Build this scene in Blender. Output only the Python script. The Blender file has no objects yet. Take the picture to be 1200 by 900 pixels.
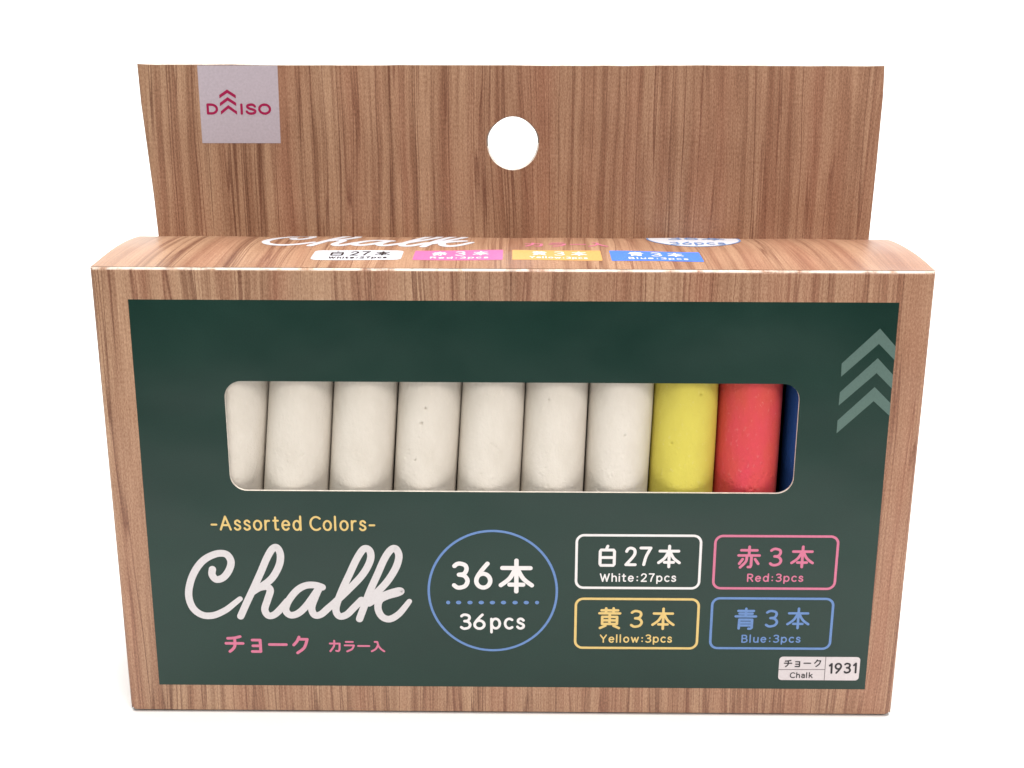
import bpy, bmesh, math, random
from mathutils import Matrix, Vector
from mathutils.geometry import tessellate_polygon

MM = 0.001
scene = bpy.context.scene
col = scene.collection

# ------------------------------------------------------------------ camera
cam_data = bpy.data.cameras.new('camera')
cam = bpy.data.objects.new('camera', cam_data)
col.objects.link(cam)
cam_data.sensor_width = 36.0
cam_data.lens = 36.0 * 1400.0 / 1200.0
cam_data.clip_start = 0.005
cam_data.clip_end = 50.0
cam.matrix_world = (Matrix.Translation((0.86 * MM, -180.94 * MM, 110.6 * MM))
                    @ Matrix.Rotation(0.0046, 4, 'Z')
                    @ Matrix.Rotation(math.pi / 2 - 0.279, 4, 'X')
                    @ Matrix.Rotation(0.0041, 4, 'Z'))
scene.camera = cam

# ------------------------------------------------------------------ world and lamps
world = bpy.data.worlds.new('World')
scene.world = world
world.use_nodes = True
bg = world.node_tree.nodes['Background']
bg.inputs[0].default_value = (0.80, 0.85, 0.90, 1)
bg.inputs[1].default_value = 0.10


def area_lamp(name, loc, target, sx, sy, power, colour):
    d = bpy.data.lights.new(name, 'AREA')
    d.shape = 'RECTANGLE'
    d.size, d.size_y = sx, sy
    d.energy = power
    d.color = colour
    o = bpy.data.objects.new(name, d)
    col.objects.link(o)
    o.location = loc
    o.rotation_euler = (Vector(target) - Vector(loc)).to_track_quat('-Z', 'Y').to_euler()
    return o


area_lamp('overhead_softbox', (0.06, -0.06, 0.80), (0.0, 0.0, 0.0), 0.9, 0.45, 8.7, (1.0, 0.97, 0.93))
area_lamp('backdrop_fill', (0.0, 0.42, 0.75), (0.0, 0.62, 0.05), 1.6, 0.4, 9.0, (1.0, 1.0, 1.0))  # added lamp, only there to burn the backdrop out to white
area_lamp('right_front_softbox', (0.30, -0.50, 0.52), (0.02, 0.0, 0.04), 0.30, 0.30, 3.0, (1.0, 0.94, 0.90))
area_lamp('left_front_fill', (-0.45, -0.50, 0.46), (0.0, 0.0, 0.04), 0.35, 0.35, 1.0, (0.98, 1.0, 0.92))  # added weak fill that lifts the front face from the left

scene.view_settings.view_transform = 'Standard'
scene.view_settings.look = 'None'
scene.view_settings.exposure = 0.0
scene.view_settings.gamma = 1.0


# ------------------------------------------------------------------ colour and node helpers
def lin(r, g, b):
    f = lambda c: (c / 255 / 12.92) if c / 255 <= 0.04045 else ((c / 255 + 0.055) / 1.055) ** 2.4
    return (f(r), f(g), f(b), 1.0)


class NT:
    def __init__(self, name):
        self.m = bpy.data.materials.new(name)
        self.m.use_nodes = True
        self.t = self.m.node_tree
        self.b = self.t.nodes['Principled BSDF']

    def n(self, kind, **kw):
        o = self.t.nodes.new('ShaderNode' + kind)
        for k, v in kw.items():
            setattr(o, k, v)
        return o

    def link(self, a, b):
        self.t.links.new(a, b)

    def coords(self, uv=True):
        c = self.n('TexCoord')
        return c.outputs['UV'] if uv else c.outputs['Object']

    def noise(self, vec, scale, detail=3.0, rough=0.55, dist=0.0, shift=(0, 0, 0)):
        mp = self.n('Mapping')
        mp.inputs['Scale'].default_value = scale
        mp.inputs['Location'].default_value = shift
        self.link(vec, mp.inputs['Vector'])
        t = self.n('TexNoise')
        t.inputs['Scale'].default_value = 1.0
        t.inputs['Detail'].default_value = detail
        t.inputs['Roughness'].default_value = rough
        t.inputs['Distortion'].default_value = dist
        self.link(mp.outputs[0], t.inputs['Vector'])
        return t.outputs['Fac']

    def ramp(self, fac, stops, interp='LINEAR'):
        r = self.n('ValToRGB')
        r.color_ramp.interpolation = interp
        e = r.color_ramp.elements
        while len(e) < len(stops):
            e.new(0.5)
        for el, (p, c) in zip(e, stops):
            el.position = p
            el.color = c if len(c) == 4 else (*c, 1)
        self.link(fac, r.inputs[0])
        return r.outputs[0]

    def mix(self, fac, a, b, mode='MIX'):
        x = self.n('Mix', data_type='RGBA', blend_type=mode)
        for sock, v in ((x.inputs[0], fac), (x.inputs[6], a), (x.inputs[7], b)):
            if hasattr(v, 'is_output'):
                self.link(v, sock)
            elif isinstance(v, (int, float)):
                sock.default_value = v
            else:
                sock.default_value = v
        return x.outputs[2]

    def bump(self, h, strength, dist):
        b = self.n('Bump')
        b.inputs['Strength'].default_value = strength
        b.inputs['Distance'].default_value = dist
        self.link(h, b.inputs['Height'])
        return b

    def done(self, colour, rough=0.5, spec=0.5):
        if hasattr(colour, 'is_output'):
            self.link(colour, self.b.inputs['Base Color'])
        else:
            self.b.inputs['Base Color'].default_value = colour
        if hasattr(rough, 'is_output'):
            self.link(rough, self.b.inputs['Roughness'])
        else:
            self.b.inputs['Roughness'].default_value = rough
        self.b.inputs['Specular IOR Level'].default_value = spec
        return self.m


def grey(v):
    return (v, v, v, 1)


def wood_print(name, shift, worn=0.0):
    """Wood-grain print on coated card; UV is in millimetres, grain runs along V."""
    t = NT(name)
    uv = t.coords()
    warp = t.noise(uv, (0.06, 0.013, 1), 2, 0.45, 0, (shift * 3.1, shift, 0))
    # bend the grain a little
    sub = t.n('Math', operation='MULTIPLY_ADD')
    t.link(warp, sub.inputs[0])
    sub.inputs[1].default_value = 5.0
    sub.inputs[2].default_value = -2.5
    cmb = t.n('CombineXYZ')
    t.link(sub.outputs[0], cmb.inputs[0])
    add = t.n('VectorMath', operation='ADD')
    t.link(uv, add.inputs[0])
    t.link(cmb.outputs[0], add.inputs[1])
    g = add.outputs[0]
    band = t.noise(g, (0.10, 0.006, 1), 2, 0.5, 0, (shift, 3, 1))
    streak = t.noise(g, (0.55, 0.009, 1), 4, 0.62, 0, (shift * 2, 7, 2))
    fibre = t.noise(g, (4.2, 0.09, 1), 3, 0.6, 0, (shift, 11, 3))
    fleck = t.noise(uv, (5.0, 2.0, 1), 2, 0.6, 0, (shift, 5, 4))
    red = t.noise(g, (0.16, 0.010, 1), 2, 0.5, 0, (shift + 21, 2, 8))
    c1 = t.ramp(band, [(0.30, WOOD_MID), (0.50, WOOD_LIGHT), (0.70, WOOD_MID)])
    c2 = t.mix(t.ramp(streak, [(0.38, grey(0.72)), (0.55, grey(0))]), c1, WOOD_DARK)
    lines = t.noise(g, (0.42, 0.006, 1), 2, 0.5, 0, (shift + 5, 9, 6))
    c3 = t.mix(t.ramp(lines, [(0.472, grey(0)), (0.50, grey(0.85)), (0.510, grey(0))]), c2, WOOD_LINE)
    c4 = t.mix(t.ramp(red, [(0.45, grey(0)), (0.70, grey(0.55))]), c3, WOOD_RED)
    # blend in more of the red tone towards the right-hand end
    sx = t.n('SeparateXYZ')
    t.link(uv, sx.inputs[0])
    mr = t.n('MapRange')
    t.link(sx.outputs[0], mr.inputs[0])
    for k_, v_ in ((1, -70.0), (2, 70.0), (3, 0.0), (4, 0.32)):
        mr.inputs[k_].default_value = v_
    c4 = t.mix(mr.outputs[0], c4, WOOD_RED)
    c5 = t.mix(0.60, c4, t.ramp(fibre, [(0.30, grey(0.30)), (0.70, grey(0.70))]), 'SOFT_LIGHT')
    c6 = t.mix(0.90, c5, t.ramp(fleck, [(0.30, grey(0.30)), (0.70, grey(0.70))]), 'SOFT_LIGHT')
    if worn > 0:
        w = t.noise(uv, (0.35, 0.5, 1), 4, 0.6, 0, (shift, 1, 9))
        c6 = t.mix(t.ramp(w, [(0.46 - worn * 0.2, grey(0)), (0.60 - worn * 0.15, grey(0.85))]), c6, (0.74, 0.68, 0.60, 1))
    ro = t.ramp(fleck, [(0.3, grey(0.30)), (0.7, grey(0.44))])
    bow = t.bump(t.noise(uv, (0.022, 0.03, 1), 2, 0.5, 0, (shift, 4, 2)), 1.0, 0.0022)
    b = t.bump(fleck, 0.06, 0.0001)
    t.link(bow.outputs[0], b.inputs['Normal'])
    t.link(b.outputs[0], t.b.inputs['Normal'])
    return t.done(c6, ro, 0.40)


WOOD_LIGHT = lin(180, 145, 117)
WOOD_MID = lin(160, 123, 97)
WOOD_DARK = lin(122, 84, 63)
WOOD_LINE = lin(98, 60, 44)
WOOD_RED = lin(154, 105, 83)

M = {}
M['wood_front'] = wood_print('wood_print_front', 1.7)
M['wood_top'] = wood_print('wood_print_top', 14.2)
M['wood_tab'] = wood_print('wood_print_tab', 33.9)
M['wood_side'] = wood_print('wood_print_side', 52.3)
M['worn_fold'] = wood_print('worn_fold', 1.7, 0.55)


def flat_ink(name, c, rough=0.42, mottled=0.10):
    t = NT(name)
    o = t.coords(False)
    n = t.noise(o, (2600, 2600, 2600), 2, 0.6)
    c2 = t.mix(mottled, c, t.ramp(n, [(0.3, grey(0.2)), (0.7, grey(0.8))]), 'OVERLAY')
    return t.done(c2, rough, 0.40)


def board_print():
    t = NT('chalkboard_print')
    uv = t.coords()
    a = t.noise(uv, (0.035, 0.05, 1), 4, 0.6, 0.4)
    f = t.noise(uv, (4.5, 4.5, 1), 2, 0.7)
    base = t.mix(t.ramp(a, [(0.35, grey(0)), (0.68, grey(1))]), lin(4, 42, 34), lin(9, 48, 39))
    base = t.mix(0.35, base, t.ramp(f, [(0.3, grey(0.25)), (0.7, grey(0.75))]), 'SOFT_LIGHT')
    # stray chalk dust specks
    v = t.n('TexVoronoi', feature='F1')
    v.inputs['Scale'].default_value = 0.16
    v.inputs['Randomness'].default_value = 1.0
    t.link(uv, v.inputs['Vector'])
    v2 = t.ramp(v.outputs['Distance'], [(0.014, grey(0.8)), (0.040, grey(0))])
    keep = t.n('SeparateColor')
    t.link(v.outputs['Color'], keep.inputs[0])
    gate = t.ramp(keep.outputs[0], [(0.955, grey(0)), (0.965, grey(1))])
    sp = t.mix(1.0, v2, gate, 'MULTIPLY')
    base = t.mix(sp, base, lin(205, 205, 195))
    bow = t.bump(t.noise(uv, (0.022, 0.03, 1), 2, 0.5, 0, (1.7, 4, 2)), 1.0, 0.0012)
    b = t.bump(f, 0.05, 0.0001)
    t.link(bow.outputs[0], b.inputs['Normal'])
    t.link(b.outputs[0], t.b.inputs['Normal'])
    return t.done(base, t.ramp(a, [(0.3, grey(0.30)), (0.7, grey(0.40))]), 0.45)


M['board'] = board_print()
M['ink_white'] = flat_ink('ink_white', lin(228, 224, 224))
M['ink_soft_white'] = flat_ink('ink_soft_white', lin(210, 205, 207))
M['ink_amber'] = flat_ink('ink_amber', lin(214, 160, 92))
M['ink_badge'] = flat_ink('ink_badge', lin(205, 206, 214))
M['ink_yellow'] = flat_ink('ink_yellow', lin(218, 188, 118))
M['ink_pink'] = flat_ink('ink_pink', lin(204, 112, 142))
M['ink_hotpink'] = flat_ink('ink_hot_pink', lin(216, 104, 158))
M['ink_blue'] = flat_ink('ink_blue', lin(98, 132, 186))
M['ink_royal'] = flat_ink('ink_royal_blue', lin(66, 120, 225))
M['ink_black'] = flat_ink('ink_black', lin(34, 30, 34))
M['ink_magenta'] = flat_ink('ink_magenta', lin(160, 18, 76))
M['ink_chevron'] = flat_ink('ink_chevron', lin(86, 110, 103))
M['patch'] = flat_ink('patch_print', lin(186, 176, 186))
M['plate'] = flat_ink('plate_print', lin(208, 199, 201))
M['ink_line'] = flat_ink('ink_line', lin(110, 100, 102))


def card(name, c):
    t = NT(name)
    o = t.coords(False)
    n = t.noise(o, (900, 900, 900), 4, 0.65)
    return t.done(t.mix(t.ramp(n, [(0.35, grey(0)), (0.65, grey(1))]), c, tuple(x * 0.72 for x in c[:3]) + (1,)), 0.8, 0.2)


M['core'] = card('paper_core', lin(238, 230, 220))
M['inside'] = card('card_inside', lin(150, 142, 132))


def chalk_mat(name, c, c2, dust):
    t = NT(name)
    o = t.coords(False)
    a = t.noise(o, (120, 120, 60), 4, 0.6)
    f = t.noise(o, (1500, 1500, 1100), 3, 0.65)
    k = t.mix(t.ramp(a, [(0.35, grey(0)), (0.68, grey(1))]), c, c2)
    k = t.mix(t.ramp(f, [(0.60, grey(0)), (0.78, grey(dust))]), k, lin(236, 226, 214))
    b = t.bump(f, 0.60, 0.00025)
    b2 = t.bump(a, 0.18, 0.0008)
    t.link(b.outputs[0], b2.inputs['Normal'])
    t.link(b2.outputs[0], t.b.inputs['Normal'])
    return t.done(k, 0.62, 0.30)


M['chalk_white'] = chalk_mat('white_chalk', lin(222, 215, 205), lin(208, 200, 188), 0.25)
M['chalk_yellow'] = chalk_mat('yellow_chalk', lin(212, 200, 88), lin(200, 186, 80), 0.12)
M['chalk_red'] = chalk_mat('red_chalk', lin(210, 68, 82), lin(204, 80, 60), 0.12)
M['chalk_blue'] = chalk_mat('blue_chalk', lin(48, 92, 168), lin(40, 82, 152), 0.04)

t = NT('white_sweep')
n_ = t.noise(t.coords(False), (40, 40, 40), 4, 0.6)
M['sweep'] = t.done(t.ramp(n_, [(0.3, grey(0.86)), (0.7, grey(0.90))]), 0.75, 0.1)


# ------------------------------------------------------------------ mesh helpers
class MB:
    """Collects vertices, faces, material slots and millimetre UVs for ONE mesh object."""

    def __init__(self):
        self.v, self.f, self.mi, self.uv, self.mats = [], [], [], [], []
        self.k = 0          # print layer counter

    def slot(self, key):
        if key not in self.mats:
            self.mats.append(key)
        return self.mats.index(key)

    def verts(self, pts, uvs):
        s = len(self.v)
        self.v.extend(pts)
        self.uv.extend(uvs)
        return s

    def face(self, idx, key):
        self.f.append(tuple(idx))
        self.mi.append(self.slot(key))

    def build(self, name, parent=None, smooth=False, label=None):
        me = bpy.data.meshes.new(name)
        me.from_pydata([(x * MM, y * MM, z * MM) for x, y, z in self.v], [], self.f)
        for k in self.mats:
            me.materials.append(M[k])
        me.polygons.foreach_set('material_index', self.mi)
        lay = me.uv_layers.new(name='UVMap')
        for lp in me.loops:
            lay.data[lp.index].uv = self.uv[lp.vertex_index]
        if smooth:
            me.polygons.foreach_set('use_smooth', [True] * len(me.polygons))
        me.update()
        o = bpy.data.objects.new(name, me)
        col.objects.link(o)
        if parent:
            o.parent = parent
        if label:
            o['label'] = label
        return o


def rounded_rect(x0, x1, z0, z1, r, n=8):
    out = []
    for cx, cz, a0 in ((x1 - r, z1 - r, 0), (x0 + r, z1 - r, 90), (x0 + r, z0 + r, 180), (x1 - r, z0 + r, 270)):
        for i in range(n + 1):
            a = math.radians(a0 + 90 * i / n)
            out.append((cx + r * math.cos(a), cz + r * math.sin(a)))
    return out


def corner_rect(x0, x1, z0, z1, r_low, r_high, n=5):
    out = []
    for cx, cz, a0, r in ((x1, z1, 0, r_high), (x0, z1, 90, r_high), (x0, z0, 180, r_low), (x1, z0, 270, r_low)):
        cx += -r if cx > 0 else r
        cz += -r if cz > (z0 + z1) / 2 else r
        for i in range(n + 1):
            a = math.radians(a0 + 90 * i / n)
            out.append((cx + r * math.cos(a), cz + r * math.sin(a)))
    return out


def fill(mb, loops, to3, uvf, key, flip=False):
    """Fill a 2-D outline (first loop) with holes (other loops)."""
    vl = [[Vector((p[0], p[1], 0)) for p in l] for l in loops]
    flat = [p for l in loops for p in l]
    s = mb.verts([to3(*p) for p in flat], [uvf(*p) for p in flat])
    for tri in tessellate_polygon(vl):
        a, b, c = (flat[i] for i in tri)
        area = (b[0] - a[0]) * (c[1] - a[1]) - (c[0] - a[0]) * (b[1] - a[1])
        if abs(area) < 1e-9:
            continue
        ccw = area > 0
        if ccw == flip:
            tri = tri[::-1]
        mb.face([s + i for i in tri], key)
    return s


def loft(mb, rows, uvs, keyf):
    n = len(rows[0])
    st = [mb.verts(r, u) for r, u in zip(rows, uvs)]
    for a in range(len(rows) - 1):
        for i in range(n):
            j = (i + 1) % n
            q = (st[a] + i, st[a] + j, st[a + 1] + j, st[a + 1] + i)
            mb.face(q, keyf(rows[a][i], rows[a + 1][j]))


# ------------------------------------------------------------------ stroke lettering
def spline(pts, n=7):
    if len(pts) < 3:
        return list(pts)
    P = [pts[0]] + list(pts) + [pts[-1]]
    out = []
    for i in range(1, len(P) - 2):
        p0, p1, p2, p3 = P[i - 1], P[i], P[i + 1], P[i + 2]
        for k in range(n):
            t = k / n
            out.append(tuple(0.5 * (2 * p1[d] + (p2[d] - p0[d]) * t + (2 * p0[d] - 5 * p1[d] + 4 * p2[d] - p3[d]) * t * t
                                    + (3 * p1[d] - p0[d] - 3 * p2[d] + p3[d]) * t ** 3) for d in (0, 1)))
    out.append(tuple(pts[-1]))
    return out


def arc(cx, cy, rx, ry, a0=0, a1=360, n=26):
    return [(cx + rx * math.cos(math.radians(a0 + (a1 - a0) * i / n)),
             cy + ry * math.sin(math.radians(a0 + (a1 - a0) * i / n))) for i in range(n + 1)]


L = lambda *p: list(p)
S = lambda *p: spline(p)
GLYPH = {   # width, centre-line strokes; capitals reach 1, small letters 0.7
    '-': (.36, [L((0, .38), (.36, .38))]),
    ' ': (.12, []),
    ':': (.24, [arc(.12, .12, .02, .02), arc(.12, .60, .02, .02)]),
    'A': (.78, [L((0, 0), (.39, 1), (.78, 0)), L((.15, .34), (.63, .34))]),
    'C': (.70, [arc(.44, .5, .44, .5, 48, 312)]),
    'R': (.58, [L((0, 0), (0, 1)), L((0, 1), (.26, 1)) + arc(.28, .745, .27, .255, 90, -90, 12) + L((.26, .49), (0, .49)), L((.28, .49), (.58, 0))]),
    'B': (.58, [L((0, 0), (0, 1)), L((0, 1), (.26, 1)) + arc(.27, .765, .24, .235, 90, -90, 12) + L((.26, .53), (0, .53)),
                L((.26, .53),) + arc(.29, .265, .28, .265, 90, -90, 12) + L((.26, 0), (0, 0))]),
    'W': (1.0, [L((0, 1), (.26, 0), (.5, .92), (.74, 0), (1, 1))]),
    'Y': (.70, [L((0, 1), (.35, .46), (.70, 1)), L((.35, .46), (.35, 0))]),
    'D': (.80, [L((0, 0), (0, 1), (.3, 1)) + arc(.32, .5, .48, .5, 88, -88, 16) + L((.3, 0), (0, 0))]),
    'I': (0, [L((0, 0), (0, 1))]),
    'O': (1.0, [arc(.5, .5, .5, .5)]),
    'S': (.72, [S((.70, .80), (.58, .96), (.36, 1), (.12, .92), (.06, .74), (.2, .58), (.5, .46), (.70, .32), (.66, .1), (.38, 0), (.14, .05), (0, .22))]),
    'a': (.46, [S((.03, .58), (.14, .68), (.28, .70), (.42, .62), (.46, .45)), L((.46, .45), (.46, 0)),
                S((.46, .40), (.22, .38), (.03, .28), (.03, .10), (.16, 0), (.34, .04), (.46, .18))]),
    's': (.42, [S((.40, .58), (.30, .68), (.18, .70), (.06, .62), (.06, .46), (.21, .37), (.38, .27), (.40, .10), (.24, 0), (.10, .02), (0, .12))]),
    'o': (.56, [arc(.28, .35, .28, .35)]),
    'r': (.30, [L((0, 0), (0, .70)), S((0, .42), (.06, .60), (.17, .69), (.30, .69))]),
    't': (.36, [L((.15, .95), (.15, .2)) + spline([(.15, .2), (.19, .04), (.36, .02)])[1:], L((0, .70), (.35, .70))]),
    'e': (.54, [L((.02, .37), (.52, .37)) + arc(.27, .35, .27, .35, 10, 318, 24)]),
    'd': (.54, [arc(.26, .35, .26, .35), L((.54, 0), (.54, 1.03))]),
    'l': (.08, [L((0, 1.03), (0, .0))]),
    'h': (.48, [L((0, 0), (0, 1.03)), S((0, .44), (.08, .62), (.25, .70), (.42, .62), (.48, .42)), L((.48, .42), (.48, 0))]),
    'i': (.0, [L((0, 0), (0, .68)), arc(0, .96, .02, .02)]),
    'p': (.55, [L((0, -.28), (0, .69)), arc(.28, .35, .27, .35)]),
    'c': (.46, [arc(.28, .35, .28, .35, 50, 310)]),
    'u': (.48, [S((0, .68), (0, .26), (.05, .07), (.2, 0), (.38, .06), (.48, .26)), L((.48, .68), (.48, 0))]),
    'w': (.80, [L((0, .68), (.2, 0), (.4, .62), (.6, 0), (.8, .68))]),
    'k': (.48, [L((0, 0), (0, 1.03)), L((.46, .68), (.02, .28)), L((.18, .42), (.50, 0))]),
    '1': (.22, [L((0, .80), (.2, 1), (.2, 0))]),
    '2': (.56, [S((.02, .80), (.12, .95), (.28, 1), (.48, .92), (.53, .72), (.42, .48), (0, 0)) + L((.56, 0),)]),
    '3': (.54, [S((.02, .90), (.12, .98), (.26, 1), (.45, .93), (.50, .76), (.40, .58), (.20, .54)), S((.20, .54), (.42, .49), (.54, .29), (.45, .08), (.24, 0), (.10, .02), (0, .10))]),
    '6': (.56, [S((.45, 1), (.22, .72), (.05, .46), (0, .29)), arc(.28, .29, .28, .29)]),
    '7': (.54, [L((0, 1), (.54, 1)) + spline([(.54, 1), (.30, .50), (.18, 0)])[1:]]),
    '9': (.56, [S((.11, 0), (.34, .28), (.51, .54), (.56, .71)), arc(.28, .71, .28, .29)]),
}
BOXED = {   # strokes inside a unit square
    '本': [L((.05, .76), (.95, .76)), L((.5, 1), (.5, 0)), S((.47, .74), (.28, .42), (0, .20)), S((.53, .74), (.72, .42), (1, .20)), L((.28, .22), (.72, .22))],
    '白': [L((.52, 1), (.42, .82)), L((.08, .80), (.92, .80), (.99, .74), (.99, .06), (.92, 0), (.08, 0), (.01, .06), (.01, .74), (.08, .80)), L((.02, .41), (.98, .41))],
    '赤': [L((.12, .83), (.88, .83)), L((.5, 1), (.5, .58)), L((0, .58), (1, .58)), S((.40, .56), (.36, .28), (.10, 0)),
          L((.62, .56), (.62, .10), (.58, .02), (.48, .02)), L((.20, .40), (.05, .18)), L((.80, .40), (.96, .18))],
    '黄': [L((.10, .90), (.90, .90)), L((.32, 1), (.32, .75)), L((.68, 1), (.68, .75)), L((0, .75), (1, .75)), L((.5, .73), (.5, .21)),
          L((.14, .57), (.86, .57), (.86, .21), (.14, .21), (.14, .57)), L((.14, .39), (.86, .39)), L((.30, .12), (.04, 0)), L((.70, .12), (.96, 0))],
    '青': [L((.12, .89), (.88, .89)), L((.18, .755), (.82, .755)), L((0, .62), (1, .62)), L((.5, 1), (.5, .62)), L((.19, .46), (.18, .02)),
          L((.19, .46), (.82, .46), (.82, .06), (.76, .01), (.66, .01)), L((.2, .31), (.8, .31)), L((.2, .17), (.8, .17))],
    'チ': [S((.85, .99), (.5, .90), (.12, .87)), L((0, .54), (1, .54)), S((.52, .89), (.52, .42), (.40, .18), (.20, 0))],
    'ョ': [L((.05, 1), (.95, 1), (.95, 0), (0, 0)), L((.1, .5), (.93, .5))],
    'ー': [L((0, .5), (1, .5))],
    'ク': [S((.40, 1), (.25, .74), (0, .50)), L((.33, .86), (.98, .86)) + spline([(.98, .86), (.75, .34), (.25, 0)])[1:]],
    'カ': [L((0, .73), (.93, .73)) + spline([(.93, .73), (.90, .22), (.80, .03), (.58, .05)])[1:], S((.42, 1), (.38, .50), (.02, 0))],
    'ラ': [L((.12, .98), (.86, .98)), L((0, .62), (.97, .62)) + spline([(.97, .62), (.76, .24), (.24, 0)])[1:]],
    '入': [L((.26, .98), (.46, .98)) + spline([(.46, .98), (.56, .55), (.76, .22), (1, 0)])[1:], S((.52, .66), (.32, .24), (0, 0))],
}
for d in '2367':
    w_, st_ = GLYPH[d]
    BOXED[d] = [[(x / w_, y) for x, y in s] for s in st_]


def dedupe(pts):
    out = [pts[0]]
    for p in pts[1:]:
        if math.hypot(p[0] - out[-1][0], p[1] - out[-1][1]) > 1e-5:
            out.append(p)
    return out


def ribbon(mb, pts, w, key, to3, base=0.03, taper=None):
    """A stroke of constant width with round ends, printed on the surface that to3(u, v, lift) describes."""
    pts = dedupe(pts)
    closed = len(pts) > 3 and math.hypot(pts[0][0] - pts[-1][0], pts[0][1] - pts[-1][1]) < 1e-4
    # break the stroke at sharp corners so that each piece gets round ends
    cuts = [0]
    for i in range(1, len(pts) - 1):
        a = math.atan2(pts[i][1] - pts[i - 1][1], pts[i][0] - pts[i - 1][0])
        b = math.atan2(pts[i + 1][1] - pts[i][1], pts[i + 1][0] - pts[i][0])
        if abs((b - a + math.pi) % (2 * math.pi) - math.pi) > 0.75:
            cuts.append(i)
    cuts.append(len(pts) - 1)
    if len(cuts) > 2 or not closed:
        closed = False
    for c0, c1 in zip(cuts, cuts[1:]):
        seg = pts[c0:c1 + 1]
        n = len(seg)
        h = w / 2
        rows = []
        for i in range(n):
            if closed:
                p, q = seg[i - 1] if i > 0 else seg[n - 2], seg[i + 1] if i < n - 1 else seg[1]
            else:
                p, q = seg[max(i - 1, 0)], seg[min(i + 1, n - 1)]
            dx, dy = q[0] - p[0], q[1] - p[1]
            d = math.hypot(dx, dy) or 1
            k = h * (taper(i / (n - 1)) if taper else 1)
            nx, ny = -dy / d * k, dx / d * k
            rows.append(((seg[i][0] + nx, seg[i][1] + ny), (seg[i][0] - nx, seg[i][1] - ny)))
        lift0 = base + 0.0014 * (mb.k % 9)
        mb.k += 1
        lf = lambda i: lift0 + 0.0012 * i / max(n - 1, 1)
        flat, lifts = [], []
        for i, (a, b) in enumerate(rows):
            flat += [a, b]
            lifts += [lf(i)] * 2
        s = mb.verts([to3(p[0], p[1], l) for p, l in zip(flat, lifts)], flat)
        for i in range(n - 1):
            mb.face((s + 2 * i, s + 2 * i + 1, s + 2 * i + 3, s + 2 * i + 2), key)
        if not closed:
            for end in (0, 1):
                i = 0 if end == 0 else n - 1
                a, b = rows[i]
                if end:
                    a, b = b, a
                c = seg[i]
                hw = math.hypot(a[0] - b[0], a[1] - b[1]) / 2
                a0 = math.atan2(a[1] - c[1], a[0] - c[0])
                cap = [(c[0] + hw * math.cos(a0 + math.pi * j / 8), c[1] + hw * math.sin(a0 + math.pi * j / 8)) for j in range(9)]
                s2 = mb.verts([to3(p[0], p[1], lf(i)) for p in cap], cap)
                mb.face([s2 + j for j in range(9)], key)


def text(mb, s, a, b, cap, w, key, to3, base=0.03, gap=0.22):
    """A line of lettering fitted between baseline ends a and b; cap is the outer height of a capital."""
    em = cap - w
    adv, x = [], 0.0
    for i, ch in enumerate(s):
        adv.append(x)
        x += GLYPH[ch][0] + (gap + w / em * 0.75 if i < len(s) - 1 else 0)
    length = math.hypot(b[0] - a[0], b[1] - a[1]) - w
    sx = length / x
    ux, uy = (b[0] - a[0]) / (length + w), (b[1] - a[1]) / (length + w)
    for ch, ax in zip(s, adv):
        for st in GLYPH[ch][1]:
            dot = len(st) > 4 and max(p[0] for p in st) - min(p[0] for p in st) < 0.06
            pts = []
            for px, py in st:
                t = w / 2 + (ax + px) * sx
                y = w / 2 + py * em
                pts.append((a[0] + ux * t - uy * y, a[1] + uy * t + ux * y))
            if dot:
                cx = sum(p[0] for p in pts) / len(pts)
                cy = sum(p[1] for p in pts) / len(pts)
                disc(mb, cx, cy, w * 0.58, w * 0.58, key, to3, base)
            else:
                ribbon(mb, pts, w, key, to3, base)


def boxed(mb, ch, x0, x1, z0, z1, w, key, to3, base=0.03):
    for st in BOXED[ch]:
        if ch == 'ー':
            pts = [(x0 + w / 2, (z0 + z1) / 2), (x1 - w / 2, (z0 + z1) / 2)]
        else:
            pts = [(x0 + w / 2 + px * (x1 - x0 - w), z0 + w / 2 + py * (z1 - z0 - w)) for px, py in st]
        ribbon(mb, pts, w, key, to3, base)


def disc(mb, cx, cy, rx, ry, key, to3, base=0.03, n=20):
    pts = [(cx + rx * math.cos(2 * math.pi * i / n), cy + ry * math.sin(2 * math.pi * i / n)) for i in range(n)]
    s = mb.verts([to3(p[0], p[1], base) for p in pts], pts)
    mb.face([s + i for i in range(n)], key)


def polygon(mb, pts, key, to3, base=0.03):
    fill(mb, [pts], lambda u, v: to3(u, v, base), lambda u, v: (u, v), key)


def plate(mb, x0, x1, v0, v1, r, key, to3, base, nv=6, skew=0.0):
    """A printed patch, cut into strips so that it follows a curved surface."""
    prof = []
    for i in range(nv + 1):
        v = v0 + (v1 - v0) * i / nv
        prof.append(v)
    extra = [v0 + r * (1 - math.cos(a)) for a in (0.5, 1.0, 1.57)] + [v1 - r * (1 - math.cos(a)) for a in (0.5, 1.0, 1.57)] if r > 0 else []
    prof = sorted(set(round(v, 4) for v in prof + extra))
    rows = []
    for v in prof:
        d = 0.0
        e = min(v - v0, v1 - v)
        if r > 0 and e < r:
            d = r - math.sqrt(max(r * r - (r - e) ** 2, 0))
        m = 12
        rows.append([(x0 + d + (x1 - x0 - 2 * d) * j / m, v) for j in range(m + 1)])
    st = [mb.verts([to3(p[0], p[1], base) for p in row], row) for row in rows]
    for a, b in zip(st, st[1:]):
        for j in range(12):
            mb.face((a + j, a + j + 1, b + j + 1, b + j), key)


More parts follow.
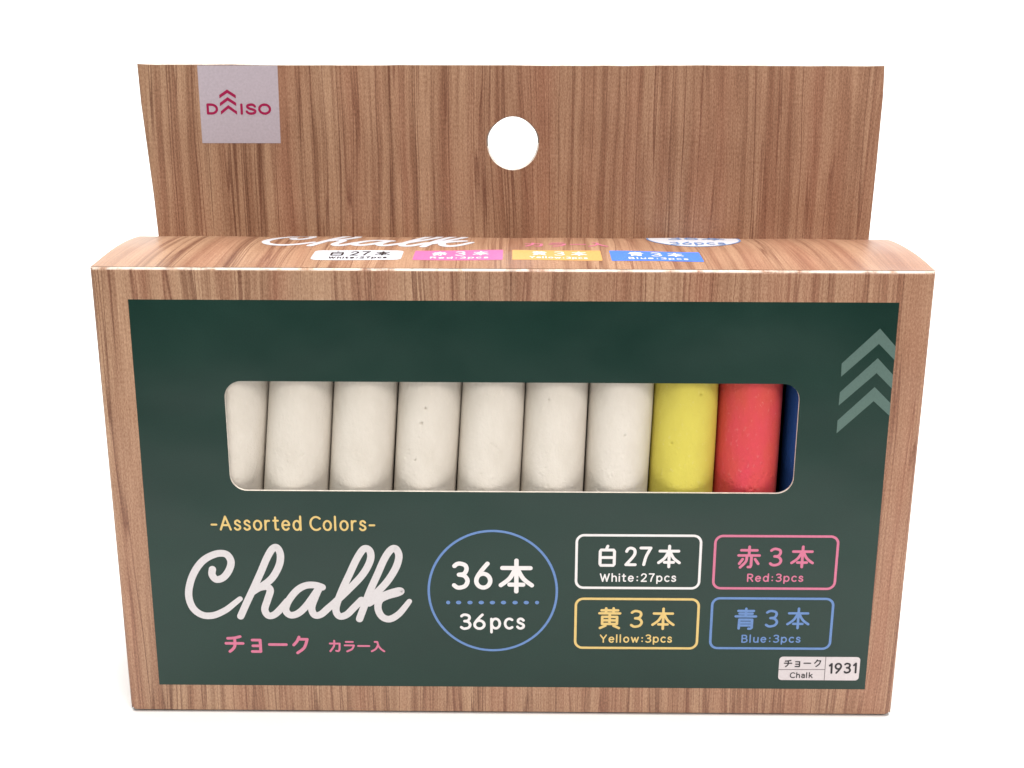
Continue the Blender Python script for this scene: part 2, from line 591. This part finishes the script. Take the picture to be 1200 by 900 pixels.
# ------------------------------------------------------------------ setting: white paper sweep
mb = MB()
prof = [(-150, 0.0)] + [(-120 + i * 40, 0.0) for i in range(15)]
for i in range(1, 13):
    a = math.radians(90 * i / 12)
    prof.append((440 + 180 * math.sin(a), 180 - 180 * math.cos(a)))
prof += [(620, 300), (620, 420), (620, 520)]
xs = [-1100, -700, -400, -200, 0, 200, 400, 700, 1100]
st = [mb.verts([(x, y, z) for x in xs], [(x, y) for x in xs]) for y, z in prof]
for a, b in zip(st, st[1:]):
    for j in range(len(xs) - 1):
        mb.face((a + j, a + j + 1, b + j + 1, b + j), 'sweep')
sweep = mb.build('backdrop', None, True)
sweep['kind'] = 'structure'

# ------------------------------------------------------------------ the chalk box
W, H, D = 65.0, 77.0, 33.0       # half width, height, depth in mm
rnd = random.Random(4)
box = bpy.data.objects.new('chalk_box', None)
box.empty_display_size = 0.02
col.objects.link(box)
box['label'] = 'wood-print cardboard box with green chalkboard front, window and hang tab'
box['category'] = 'box'

front = lambda u, v, l: (u, -l, v)            # printed on the front face
uvxz = lambda u, v: (u, v)

# front panel: wood-print border, green board, rounded window, folded edges
R = 0.6
WIN = rounded_rect(-45.45, 45.45, 40.55, 59.0, 2.7, 10)
GREEN = [(59.75, 72.15), (-59.45, 72.05), (-59.75, 5.25), (60.1, 5.2)]
mb = MB()
inner = corner_rect(-W + R, W - R, 0.34 + R * 0.4, H - R, 0.5, 0.5, 5)
fill(mb, [inner, GREEN], lambda u, v: (u, 0, v), uvxz, 'wood_front')
fill(mb, [GREEN, WIN], lambda u, v: (u, 0, v), uvxz, 'board')
rows, uvs = [], []
for i in range(7):
    a = math.radians(90 * i / 6)
    o = R * (1 - math.sin(a))
    loop = corner_rect(-W + o, W - o, 0.34 + o * 0.4, H - o, 0.5 + R - o, max(0.1, 0.5 - 0.7 * (R - o)), 5)
    rows.append([(x, R * (1 - math.cos(a)), z) for x, z in loop])
    uvs.append([(x, z) for x, z in loop])
loft(mb, rows, uvs, lambda p, q: 'worn_fold' if (p[2] + q[2]) / 2 > H - 0.34 and abs(p[0] + q[0]) / 2 < W - 0.3 else 'wood_front')
ragged = [(x + rnd.uniform(-.03, .03), z + rnd.uniform(-.03, .03)) for x, z in WIN]
loft(mb, [[(x, 0, z) for x, z in WIN], [(x, 0.25, z) for x, z in ragged], [(x, 0.5, z) for x, z in WIN]], [WIN] * 3, lambda p, q: 'core')
fill(mb, [rounded_rect(-W + R, W - R, R, H - R, 0.5, 5), WIN], lambda u, v: (u, 0.5, v), uvxz, 'inside', True)
front_panel = mb.build('front_panel', box)

# side panels with dust flaps, bottom, back
for sgn in (-1, 1):
    mb = MB()
    x = sgn * W
    for x_, key in ((x, 'wood_side'), (x - sgn * 0.45, 'inside')):
        s = mb.verts([(x_, R, 0.3), (x_, D, 0.3), (x_, D, H - 0.7), (x_, R, H - 0.3)], [(R, 0), (D, 0), (D, H), (R, H)])
        q = (s, s + 1, s + 2, s + 3)
        mb.face(q if (sgn > 0) == (key == 'wood_side') else q[::-1], key)
    xf = x - sgn * 30
    s = mb.verts([(x, R, H - 0.3), (x, D, H - 0.7), (xf, D - 1, H - 0.9), (xf, R + 1, H - 0.6)], [(0, 0), (1, 0), (1, 1), (0, 1)])
    mb.face((s, s + 1, s + 2, s + 3), 'inside')
    mb.build('side_panel', box)
mb = MB()
for z_, key in ((0.12, 'wood_side'), (0.55, 'inside')):
    s = mb.verts([(-W + .1, 1.4, z_), (W - .1, 1.4, z_), (W - .1, D, z_), (-W + .1, D, z_)], [(0, 0), (130, 0), (130, 33), (0, 33)])
    mb.face((s, s + 3, s + 2, s + 1) if key == 'wood_side' else (s, s + 1, s + 2, s + 3), key)
mb.build('bottom_panel', box)
mb = MB()
for y_, key in ((D + 0.45, 'wood_side'), (D, 'inside')):
    s = mb.verts([(-W, y_, 0.1), (W, y_, 0.1), (W, y_, H - 0.8), (-W, y_, H - 0.8)], [(-W, 0), (W, 0), (W, H), (-W, H)])
    mb.face((s, s + 3, s + 2, s + 1) if key == 'wood_side' else (s, s + 1, s + 2, s + 3), key)
mb.build('back_panel', box)

# top flap: one sheet that bulges between the front fold and the back
BY = [(0, 0), (4, .36), (8, .70), (13, 1.0), (18, 1.12), (22, 1.06), (25.4, .90), (25.6, .88), (29, .22), (33, -.65)]


def bulge(y):
    y = min(max(y, 0), 33)
    for i in range(len(BY) - 1):
        if BY[i][0] <= y <= BY[i + 1][0]:
            p = [BY[max(i - 1, 0)], BY[i], BY[i + 1], BY[min(i + 2, len(BY) - 1)]]
            t = (y - p[1][0]) / (p[2][0] - p[1][0])
            m1 = (p[2][1] - p[0][1]) / (p[2][0] - p[0][0]) * (p[2][0] - p[1][0])
            m2 = (p[3][1] - p[1][1]) / (p[3][0] - p[1][0]) * (p[2][0] - p[1][0])
            return (2 * t ** 3 - 3 * t * t + 1) * p[1][1] + (t ** 3 - 2 * t * t + t) * m1 + (-2 * t ** 3 + 3 * t * t) * p[2][1] + (t ** 3 - t * t) * m2
    return 0.0


def top_z(x, y):
    w = 0.10 * math.sin(x * 0.11 + 1.0) * math.sin(y * 0.13) + 0.05 * math.sin(x * 0.31 + y * 0.2)
    return H + bulge(y) + w * min(1.0, max(0.0, (y - R) / 4))


top = lambda u, v, l: (u, v, top_z(u, v) + l)
mb = MB()
nx, ys = 66, [R + (D - 0.1 - R) * i / 40 for i in range(41)]
gx = [-W + 2 * W * i / nx for i in range(nx + 1)]
st = [mb.verts([(x, y, top_z(x, y)) for x in gx], [(x, H + y) for x in gx]) for y in ys]
for a, b in zip(st, st[1:]):
    for j in range(nx):
        mb.face((a + j, a + j + 1, b + j + 1, b + j), 'wood_top')
for x, sgn in ((-W, -1), (W, 1)):
    hi = mb.verts([(x, y, top_z(x, y)) for y in ys], [(x, y) for y in ys])
    lo = mb.verts([(x, y, top_z(x, y) - 0.42) for y in ys], [(x, y) for y in ys])
    for j in range(len(ys) - 1):
        q = (hi + j, lo + j, lo + j + 1, hi + j + 1)
        mb.face(q if sgn < 0 else q[::-1], 'core')
st = [mb.verts([(x, y, top_z(x, y) - 0.42) for x in (-W, 0, W)], [(x, y) for x in (-W, 0, W)]) for y in ys]
for a, b in zip(st, st[1:]):
    for j in range(2):
        mb.face((a + j, b + j, b + j + 1, a + j + 1), 'inside')
top_flap = mb.build('top_flap', box, True)

# hang tab with its round hole
TY, TT = D + 0.02, 0.8
edge_top = [(-65.4 + (64.1 + 65.4) * i / 40, 106.75 + 0.30 * i / 40 + 0.05 * math.sin(i * 0.45) + rnd.uniform(-.04, .04)) for i in range(41)]
edge_top[0] = (-65.4, 106.75)
outline = [(63.9, 74.0), (64.2, 90.0), (64.3, 102.0)] + edge_top[::-1] + [(-65.25, 100.0), (-65.0, 95.8), (-64.3, 84.0), (-63.9, 74.0)]
hole = [(-0.15 + (4.38 + 0.06 * math.sin(5 * a) + rnd.uniform(-.02, .02)) * math.cos(a), 93.5 + (4.45 + 0.04 * math.cos(4 * a)) * math.sin(a))
        for a in [2 * math.pi * i / 48 for i in range(48)]]
cen = (0.0, 90.0)
mb = MB()


def inset(loop, d, outward=False):
    n = len(loop)
    out = []
    for i in range(n):
        p, q = loop[i - 1], loop[(i + 1) % n]
        dx, dz = q[0] - p[0], q[1] - p[1]
        l_ = math.hypot(dx, dz)
        out.append((loop[i][0] - dz / l_ * d, loop[i][1] + dx / l_ * d))
    return out


small = inset(outline, 0.24)
wide = [(x * 1.0 + (x + .15) * .055, z + (z - 93.5) * (.065 if z < 93.5 else .02)) for x, z in hole]
fill(mb, [small, wide], lambda u, v: (u, TY, v), uvxz, 'wood_tab')
loft(mb, [[(x, TY, z) for x, z in small], [(x, TY + 0.2, z) for x, z in outline], [(x, TY + TT, z) for x, z in outline]], [outline] * 3,
     lambda p, q: 'core' if min(p[2], q[2]) > 106.3 else 'wood_tab')
fill(mb, [outline, hole], lambda u, v: (u, TY + TT, v), uvxz, 'wood_side', True)
loft(mb, [[(x, TY, z) for x, z in wide], [(x, TY + 0.3, z) for x, z in hole], [(x, TY + 0.5 * TT, z) for x, z in hole], [(x, TY + TT, z) for x, z in hole]], [hole] * 4, lambda p, q: 'core' if p[2] < 93.0 and p[1] < TY + 0.2 else 'inside')
hang_tab = mb.build('hang_tab', box)

# ------------------------------------------------------------------ printing on the hang tab
tabf = lambda u, v, l: (u, TY - l, v)
mb = MB()
polygon(mb, [(-54.9, 93.2), (-41.08, 93.25), (-41.0, 106.5), (-54.92, 106.45)], 'patch', tabf, 0.03)
for ch, (x0, z0), (x1, z1) in (('D', (-53.77, 98.12), (-51.75, 100.04)), ('I', (-47.84, 98.12), (-47.5, 100.06)),
                              ('S', (-46.95, 98.12), (-45.03, 100.07)), ('O', (-44.74, 98.13), (-42.45, 100.08))):
    w = 0.42
    gw, sts = GLYPH[ch]
    for s_ in sts:
        sx = (x1 - x0 - w) / gw if gw else 0
        ribbon(mb, [(x0 + w / 2 + px * sx, z0 + w / 2 + py * (z1 - z0 - w)) for px, py in s_], w, 'ink_magenta', tabf, 0.05)
for (xa, za), (xb, zb), (xc, zc) in (((-51.40, 100.90), (-49.99, 102.40), (-48.53, 100.90)), ((-51.39, 99.55), (-49.98, 101.10), (-48.52, 99.58)),
                                     ((-51.30, 98.12), (-49.93, 99.75), (-48.46, 98.12))):
    d = 0.58
    polygon(mb, [(xa, za), (xb, zb - d), (xc, zc), (xc, zc + d), (xb, zb + 0.02), (xa, za + d)], 'ink_magenta', tabf, 0.05)
mb.build('logo_patch', hang_tab)

# ------------------------------------------------------------------ printing on the front
SCRIPT = [
    [(-49.3, 26.68), (-49.42, 25.68), (-48.77, 24.85), (-47.55, 25.25), (-46.5, 26.7), (-46.17, 28.22), (-46.95, 29.42), (-48.72, 29.38), (-50.95, 28.04),
     (-52.69, 25.43), (-53.55, 22.29), (-53.1, 19.81), (-51.67, 18.42), (-49.78, 18.28), (-47.65, 19.24), (-46.02, 20.54), (-45.04, 21.37)],
    [(-45.13, 18.16), (-44.03, 20.55), (-42.7, 23.3), (-41.35, 26.18), (-40.23, 28.7), (-39.26, 30.33), (-38.47, 30.62), (-37.95, 29.4), (-38.25, 27.45),
     (-39.5, 25.2), (-41.2, 23.75), (-42.15, 23.34)],
    [(-42.88, 22.66), (-41.74, 23.38), (-40.5, 23.58), (-39.95, 22.91), (-40.49, 21.18), (-41.03, 19.44), (-40.5, 18.33), (-39.49, 18.5), (-38.41, 19.53), (-37.2, 20.97)],
    [(-31.29, 23.56), (-32.48, 23.93), (-34.02, 23.84), (-35.53, 22.94), (-36.99, 21.05), (-37.55, 19.39), (-36.84, 18.45), (-35.52, 18.76), (-34.0, 20.24), (-31.96, 23.19)],
    [(-31.74, 23.56), (-32.57, 21.68), (-33.2, 19.79), (-32.77, 18.5), (-31.73, 18.59), (-30.45, 19.74), (-29.17, 20.88)],
    [(-29.6, 20.5), (-26.96, 23.14), (-24.55, 25.85), (-23.2, 28.4), (-23.2, 30.1), (-24.15, 30.5), (-25.35, 28.8), (-26.74, 25.83), (-28.14, 22.76),
     (-29.15, 19.82), (-28.71, 18.35), (-27.46, 18.55), (-26.04, 19.99), (-24.83, 21.28)],
    [(-25.28, 17.8), (-24.53, 19.85), (-23.45, 22.79), (-22.1, 25.86), (-20.87, 28.68), (-19.81, 30.3), (-18.95, 30.55), (-18.45, 29.3), (-18.92, 27.36),
     (-20.28, 24.95), (-21.95, 22.98), (-23.23, 21.97)],
    [(-23.61, 20.69), (-22.0, 21.75), (-20.19, 22.55), (-18.75, 23.0), (-18.25, 22.92), (-18.9, 22.55), (-20.63, 22.0), (-21.85, 21.2), (-22.13, 19.68),
     (-21.48, 18.25), (-20.25, 17.82), (-18.78, 18.68), (-17.58, 20.13), (-16.88, 21.11)],
]


def script(mb, key, to3, w, f=lambda u, v: (u, v)):
    for i, s_ in enumerate(SCRIPT):
        pts = [f(*p) for p in spline(s_, 9)]
        tp = None
        if i in (0, 7):
            tp = lambda t: 1.0 if t < 0.8 else 1.0 - 0.28 * (t - 0.8) / 0.2
        ribbon(mb, pts, w, key, to3, 0.03, tp)


mb = MB(); script(mb, 'ink_soft_white', front, 1.21)
mb.build('title_lettering', front_panel)
mb = MB(); text(mb, '-Assorted Colors-', (-49.09, 33.59), (-22.18, 33.63), 2.62, 0.34, 'ink_yellow', front)
mb.build('tagline_lettering', front_panel)
mb = MB()
for g in (('チ', -48.14, -44.80, 11.37, 14.68), ('ョ', -43.78, -41.80, 11.39, 14.02), ('ー', -40.84, -37.52, 12.27, 13.66), ('ク', -36.75, -33.91, 11.18, 14.64)):
    boxed(mb, *g, 0.50, 'ink_pink', front)
for g in (('カ', -30.58, -28.49, 11.61, 13.91), ('ラ', -28.08, -26.17, 11.62, 13.74), ('ー', -25.82, -23.63, 12.22, 13.38), ('入', -23.57, -21.13, 11.66, 13.77)):
    boxed(mb, *g, 0.33, 'ink_pink', front)
mb.build('kana_lettering', front_panel)

mb = MB()
ribbon(mb, arc(-3.02, 22.98, 10.62, 10.82, 0, 360, 96), 0.40, 'ink_blue', front)
for g in (('3', -9.79, -6.82, 23.27, 28.33), ('6', -6.12, -3.07, 23.30, 28.35), ('本', -2.06, 3.82, 22.65, 28.93)):
    boxed(mb, *g, 0.74, 'ink_white', front)
for g in (('3', -8.52, -6.57, 15.91, 18.93), ('6', -6.29, -4.21, 15.93, 18.95)):
    boxed(mb, *g, 0.47, 'ink_white', front)
text(mb, 'pcs', (-3.46, 16.0), (2.39, 16.04), 2.96, 0.45, 'ink_white', front)
for i, x in enumerate((-10.44, -8.7, -6.81, -4.94, -3.07, -1.23, .69, 2.55, 4.34)):
    w_ = 0.34 if i in (0, 8) else 0.44
    disc(mb, x, 20.92 + i * 0.011, w_, 0.33, 'ink_blue', front)
mb.build('count_badge', front_panel)

BADGES = [
    ('ink_white', (10.74, 31.07, 23.76, 33.15), [('白', 14.35, 17.23, 27.56, 31.48), ('2', 18.64, 20.66, 27.71, 31.17), ('7', 21.03, 23.15, 27.73, 31.19), ('本', 24.00, 27.90, 27.36, 31.55)],
     ('White:27pcs', (14.65, 24.83), (27.27, 24.91), 1.55), 0.50, 'white outlined badge'),
    ('ink_yellow', (10.80, 31.22, 12.73, 21.76), [('黄', 14.54, 18.41, 16.20, 20.25), ('3', 19.89, 22.05, 16.49, 19.79), ('本', 23.44, 27.36, 16.12, 20.25)],
     ('Yellow:3pcs', (14.92, 13.67), (27.05, 13.76), 1.55), 0.44, 'yellow outlined badge'),
    ('ink_pink', (33.41, 53.46, 23.82, 33.16), [('赤', 37.11, 40.98, 27.37, 31.50), ('3', 42.37, 44.54, 27.80, 31.14), ('本', 45.86, 49.76, 27.50, 31.56)],
     ('Red:3pcs', (38.94, 24.99), (48.23, 25.05), 1.50), 0.46, 'pink outlined badge'),
    ('ink_blue', (33.45, 53.52, 12.82, 22.0), [('青', 37.25, 41.05, 16.21, 20.34), ('3', 42.39, 44.59, 16.70, 19.95), ('本', 45.94, 49.84, 16.41, 20.41)],
     ('Blue:3pcs', (38.65, 13.84), (48.57, 13.91), 1.50), 0.43, 'blue outlined badge'),
]
for key, (x0, x1, z0, z1), glyphs, (s_, a_, b_, cap), w_, lab in BADGES:
    mb = MB()
    rr = rounded_rect(x0, x1, z0, z1, 1.25, 8)
    ribbon(mb, rr + rr[:1], 0.42, key, front)
    for g in glyphs:
        boxed(mb, *g, w_, key, front)
    text(mb, s_, a_, b_, cap, 0.235, key, front)
    mb.build('colour_badge', front_panel, label=lab)

mb = MB()
polygon(mb, rounded_rect(45.25, 58.87, 6.9, 11.3, 0.62, 6), 'plate', front, 0.03)
ribbon(mb, [(53.03, 11.28), (53.07, 6.92)], 0.11, 'ink_line', front, 0.05)
ribbon(mb, [(45.28, 8.88), (53.0, 8.93)], 0.11, 'ink_line', front, 0.05)
for g in (('チ', 46.03, 47.48, 9.34, 10.73), ('ョ', 47.88, 48.84, 9.36, 10.47), ('ー', 49.34, 50.66, 9.84, 10.36), ('ク', 51.13, 52.34, 9.39, 10.84)):
    boxed(mb, *g, 0.21, 'ink_black', front, 0.05)
text(mb, 'Chalk', (47.2, 7.27), (51.06, 7.30), 1.10, 0.17, 'ink_black', front, 0.05)
text(mb, '1931', (53.68, 8.12), (58.45, 8.24), 2.05, 0.33, 'ink_black', front, 0.05)
mb.build('code_label', front_panel)

mb = MB()
for c in ([(57.11, 68.04), (51.61, 62.39), (51.68, 60.25), (57.15, 65.6), (59.83, 62.98), (59.78, 65.2)],
          [(57.17, 63.29), (51.7, 57.7), (51.68, 55.52), (57.2, 60.87), (59.84, 58.35), (59.8, 60.6)],
          [(57.1, 58.6), (51.7, 53.05), (51.71, 50.9), (57.14, 56.28), (59.88, 53.85), (59.84, 55.95)]):
    polygon(mb, [c[0], c[1], c[2], c[3], c[4], c[5]], 'ink_chevron', front, 0.03)
mb.build('chevron_emblem', front_panel)

# ------------------------------------------------------------------ printing on the top flap
tf = lambda u, v: (-24.2 + (u + 35.2) * 0.945, 15.6 + (v - 18.3) * 0.90)
mb = MB(); script(mb, 'ink_badge', top, 1.30, tf)
mb.build('title_lettering', top_flap)
mb = MB()
for ch, x0, x1 in (('カ', 1.9, 5.2), ('ラ', 5.9, 9.0), ('ー', 9.4, 12.2), ('入', 12.4, 15.8)):
    boxed(mb, ch, x0, x1, 14.8, 18.4, 0.5, 'ink_pink', top)
mb.build('kana_lettering', top_flap)
mb = MB()
plate(mb, 31.05 - 7.9, 31.05 + 7.9, 24.0 - 7.9, 24.0 + 7.9, 7.9, 'ink_badge', top, 0.03, 28)
ribbon(mb, arc(31.05, 24.0, 7.9, 7.9, 0, 360, 64), 0.32, 'ink_blue', top, 0.05)
text(mb, '36pcs', (26.4, 17.6), (35.7, 17.6), 2.8, 0.40, 'ink_blue', top, 0.06)
for g in (('3', 26.6, 29.0, 22.6, 26.6), ('6', 29.4, 31.9, 22.6, 26.6), ('本', 32.4, 36.4, 22.3, 26.9)):
    boxed(mb, *g, 0.55, 'ink_blue', top, 0.06)
mb.build('count_badge', top_flap)
for (x0, x1), key, ink, r_, glyphs, s_, lab in (
        ((-32.0, -17.65), 'ink_badge', 'ink_black', 1.0, [('白', .19, .34), ('2', .41, .51), ('7', .535, .635), ('本', .69, .86)], 'White:27pcs', 'white badge'),
        ((-15.8, -1.55), 'ink_hotpink', 'ink_white', 0.25, [('赤', .20, .37), ('3', .46, .58), ('本', .66, .84)], 'Red:3pcs', 'pink badge'),
        ((-0.05, 14.2), 'ink_amber', 'ink_white', 0.25, [('黄', .22, .39), ('3', .47, .59), ('本', .66, .84)], 'Yellow:3pcs', 'yellow badge'),
        ((15.65, 30.2), 'ink_royal', 'ink_white', 0.25, [('青', .20, .37), ('3', .45, .57), ('本', .63, .81)], 'Blue:3pcs', 'blue badge')):
    mb = MB()
    plate(mb, x0, x1, 5.35, 11.7, r_, key, top, 0.03, 10)
    wd = x1 - x0
    for ch, a_, b_ in glyphs:
        boxed(mb, ch, x0 + a_ * wd, x0 + b_ * wd, 8.1, 10.8, 0.36, ink, top, 0.06)
    text(mb, s_, (x0 + .19 * wd, 6.2), (x0 + .84 * wd, 6.2), 1.2, 0.22, ink, top, 0.06)
    mb.build('colour_badge', top_flap, label=lab)

# ------------------------------------------------------------------ chalk sticks
# gap between neighbours: x at z = 57 and at z = 38.7
GAPS = [(-50.2, -52.3), (-39.49, -41.39), (-28.94, -30.48), (-18.44, -19.79), (-8.12, -9.24), (2.22, 1.41), (12.53, 11.99), (23.09, 22.68), (33.59, 33.47), (44.09, 44.04)]
STICKS = [
    ('chalk_white', 'white chalk stick cut off by the rounded left end of the window', 40, []),
    ('chalk_white', 'white chalk stick with a rough patch at mid height, second from left', 14, []),
    ('chalk_white', 'smooth white chalk stick third from left in the window', 6, []),
    ('chalk_white', 'white chalk stick with small dark pits, fourth from left', 10, [(-.06, 54.3, .20, .5), (-.16, 51.8, .22, .5), (-.30, 45.6, .17, .4), (-.22, 49.7, .2, -.12), (-.24, 48.9, .15, -.1)]),
    ('chalk_white', 'white chalk stick with a short scratch, fifth from left', 8, [(.02, 48.4, .14, .2), (.10, 48.2, .13, .2), (.17, 47.9, .13, .25), (.25, 47.5, .13, .2), (.33, 47.1, .12, .15)]),
    ('chalk_white', 'white chalk stick sixth from left with bumps near its lower end', 22, [(-.3, 55.8, .2, .35)]),
    ('chalk_white', 'white chalk stick directly left of the yellow one', 26, [(.1, 50.0, .2, .3)]),
    ('chalk_yellow', 'yellow chalk stick between a white one and the red one', 10, [(.35, 56.8, .22, .4), (-.5, 48.5, .2, .3)]),
    ('chalk_red', 'red chalk stick between the yellow and the blue one', 60, [(.0, 41.0, .25, .3)]),
    ('chalk_blue', 'dark blue chalk stick mostly hidden at the right end of the window', 5, []),
]
for i, (key, lab, nb, pits) in enumerate(STICKS):
    if i < 9:
        (at, ab), (bt, bb) = GAPS[i], GAPS[i + 1]
        yc = 6.12
    else:
        (at, ab), (bt, bb) = (45.0, 44.95), (55.3, 55.3)
        yc = 7.6
    ct, cb = (at + bt) / 2, (ab + bb) / 2
    rt, rb = (bt - at) / 2 - 0.05, (bb - ab) / 2 - 0.05
    rb = min(rb, 5.45)
    zt, zb = 57.0, 38.7
    tilt = (ct - cb) / (zt - zb)
    z_lo, z_hi = 0.75, 66.0 + rnd.uniform(-.5, .5)
    rr = lambda z: max(4.9, min(5.6, rb + (rt - rb) * (z - zb) / (zt - zb)))
    base_x = cb + tilt * (z_lo - zb)
    rg = random.Random(50 + i)
    bumps = list(pits)
    for _ in range(nb):
        ph, zz = rg.gauss(-0.15 + 0.25 * (i == 8), 0.38), rg.uniform(39.8, 47.5) if i != 1 else rg.uniform(44, 53)
        bumps.append((ph, zz, rg.uniform(.10, .22), rg.choice((-1, 1, 1)) * rg.uniform(.06, .16)))
    zs = [z_lo, z_lo + .25, z_lo + .8] + [z_lo + 2 + k * 4.0 for k in range(9)] + [38.6 + k * 0.17 for k in range(130)] + [61.5, 63.5, z_hi - .8, z_hi - .25, z_hi]
    zs = sorted(zs)
    angs = [-1.65 + 3.3 * k / 110 for k in range(111)] + [1.65 + (2 * math.pi - 3.3) * k / 16 for k in range(1, 16)]
    mb = MB()
    rings = []
    for z in zs:
        r = rr(z)
        e = min(z - z_lo, z_hi - z)
        if e < 0.8:
            r -= 0.8 - math.sqrt(max(0.64 - (0.8 - e) ** 2, 0))
        ring = []
        for a in angs:
            d = 0.035 * math.sin(3 * a + i * 2.1 + z * 0.05) + 0.03 * math.sin(z * 0.21 + i) * math.cos(a * 2 + i)
            if 38 < z < 61 and abs(a) < 1.6:
                for ph, zz, rad, dep in bumps:
                    dz = z - zz
                    if abs(dz) < rad * 2.2:
                        da = (a - ph) * 5.3
                        q = (da * da + dz * dz) / (rad * rad)
                        if q < 5:
                            d -= dep * math.exp(-q * 1.3)
            ring.append((base_x + tilt * (z - z_lo) + (r + d) * math.sin(a) - base_x, -(r + d) * math.cos(a), z - z_lo))
        rings.append(mb.verts(ring, [(a * 5, z) for a in angs]))
    n = len(angs)
    for p, q in zip(rings, rings[1:]):
        for j in range(n):
            k = (j + 1) % n
            mb.face((p + j, p + k, q + k, q + j), key)
    mb.face([rings[0] + j for j in range(n)][::-1], key)
    mb.face([rings[-1] + j for j in range(n)], key)
    o = mb.build('chalk_stick', None, True)
    o.location = (base_x * MM, yc * MM, z_lo * MM)
    o['label'] = lab
    o['category'] = 'chalk'
    o['group'] = 'chalk sticks in the box window'
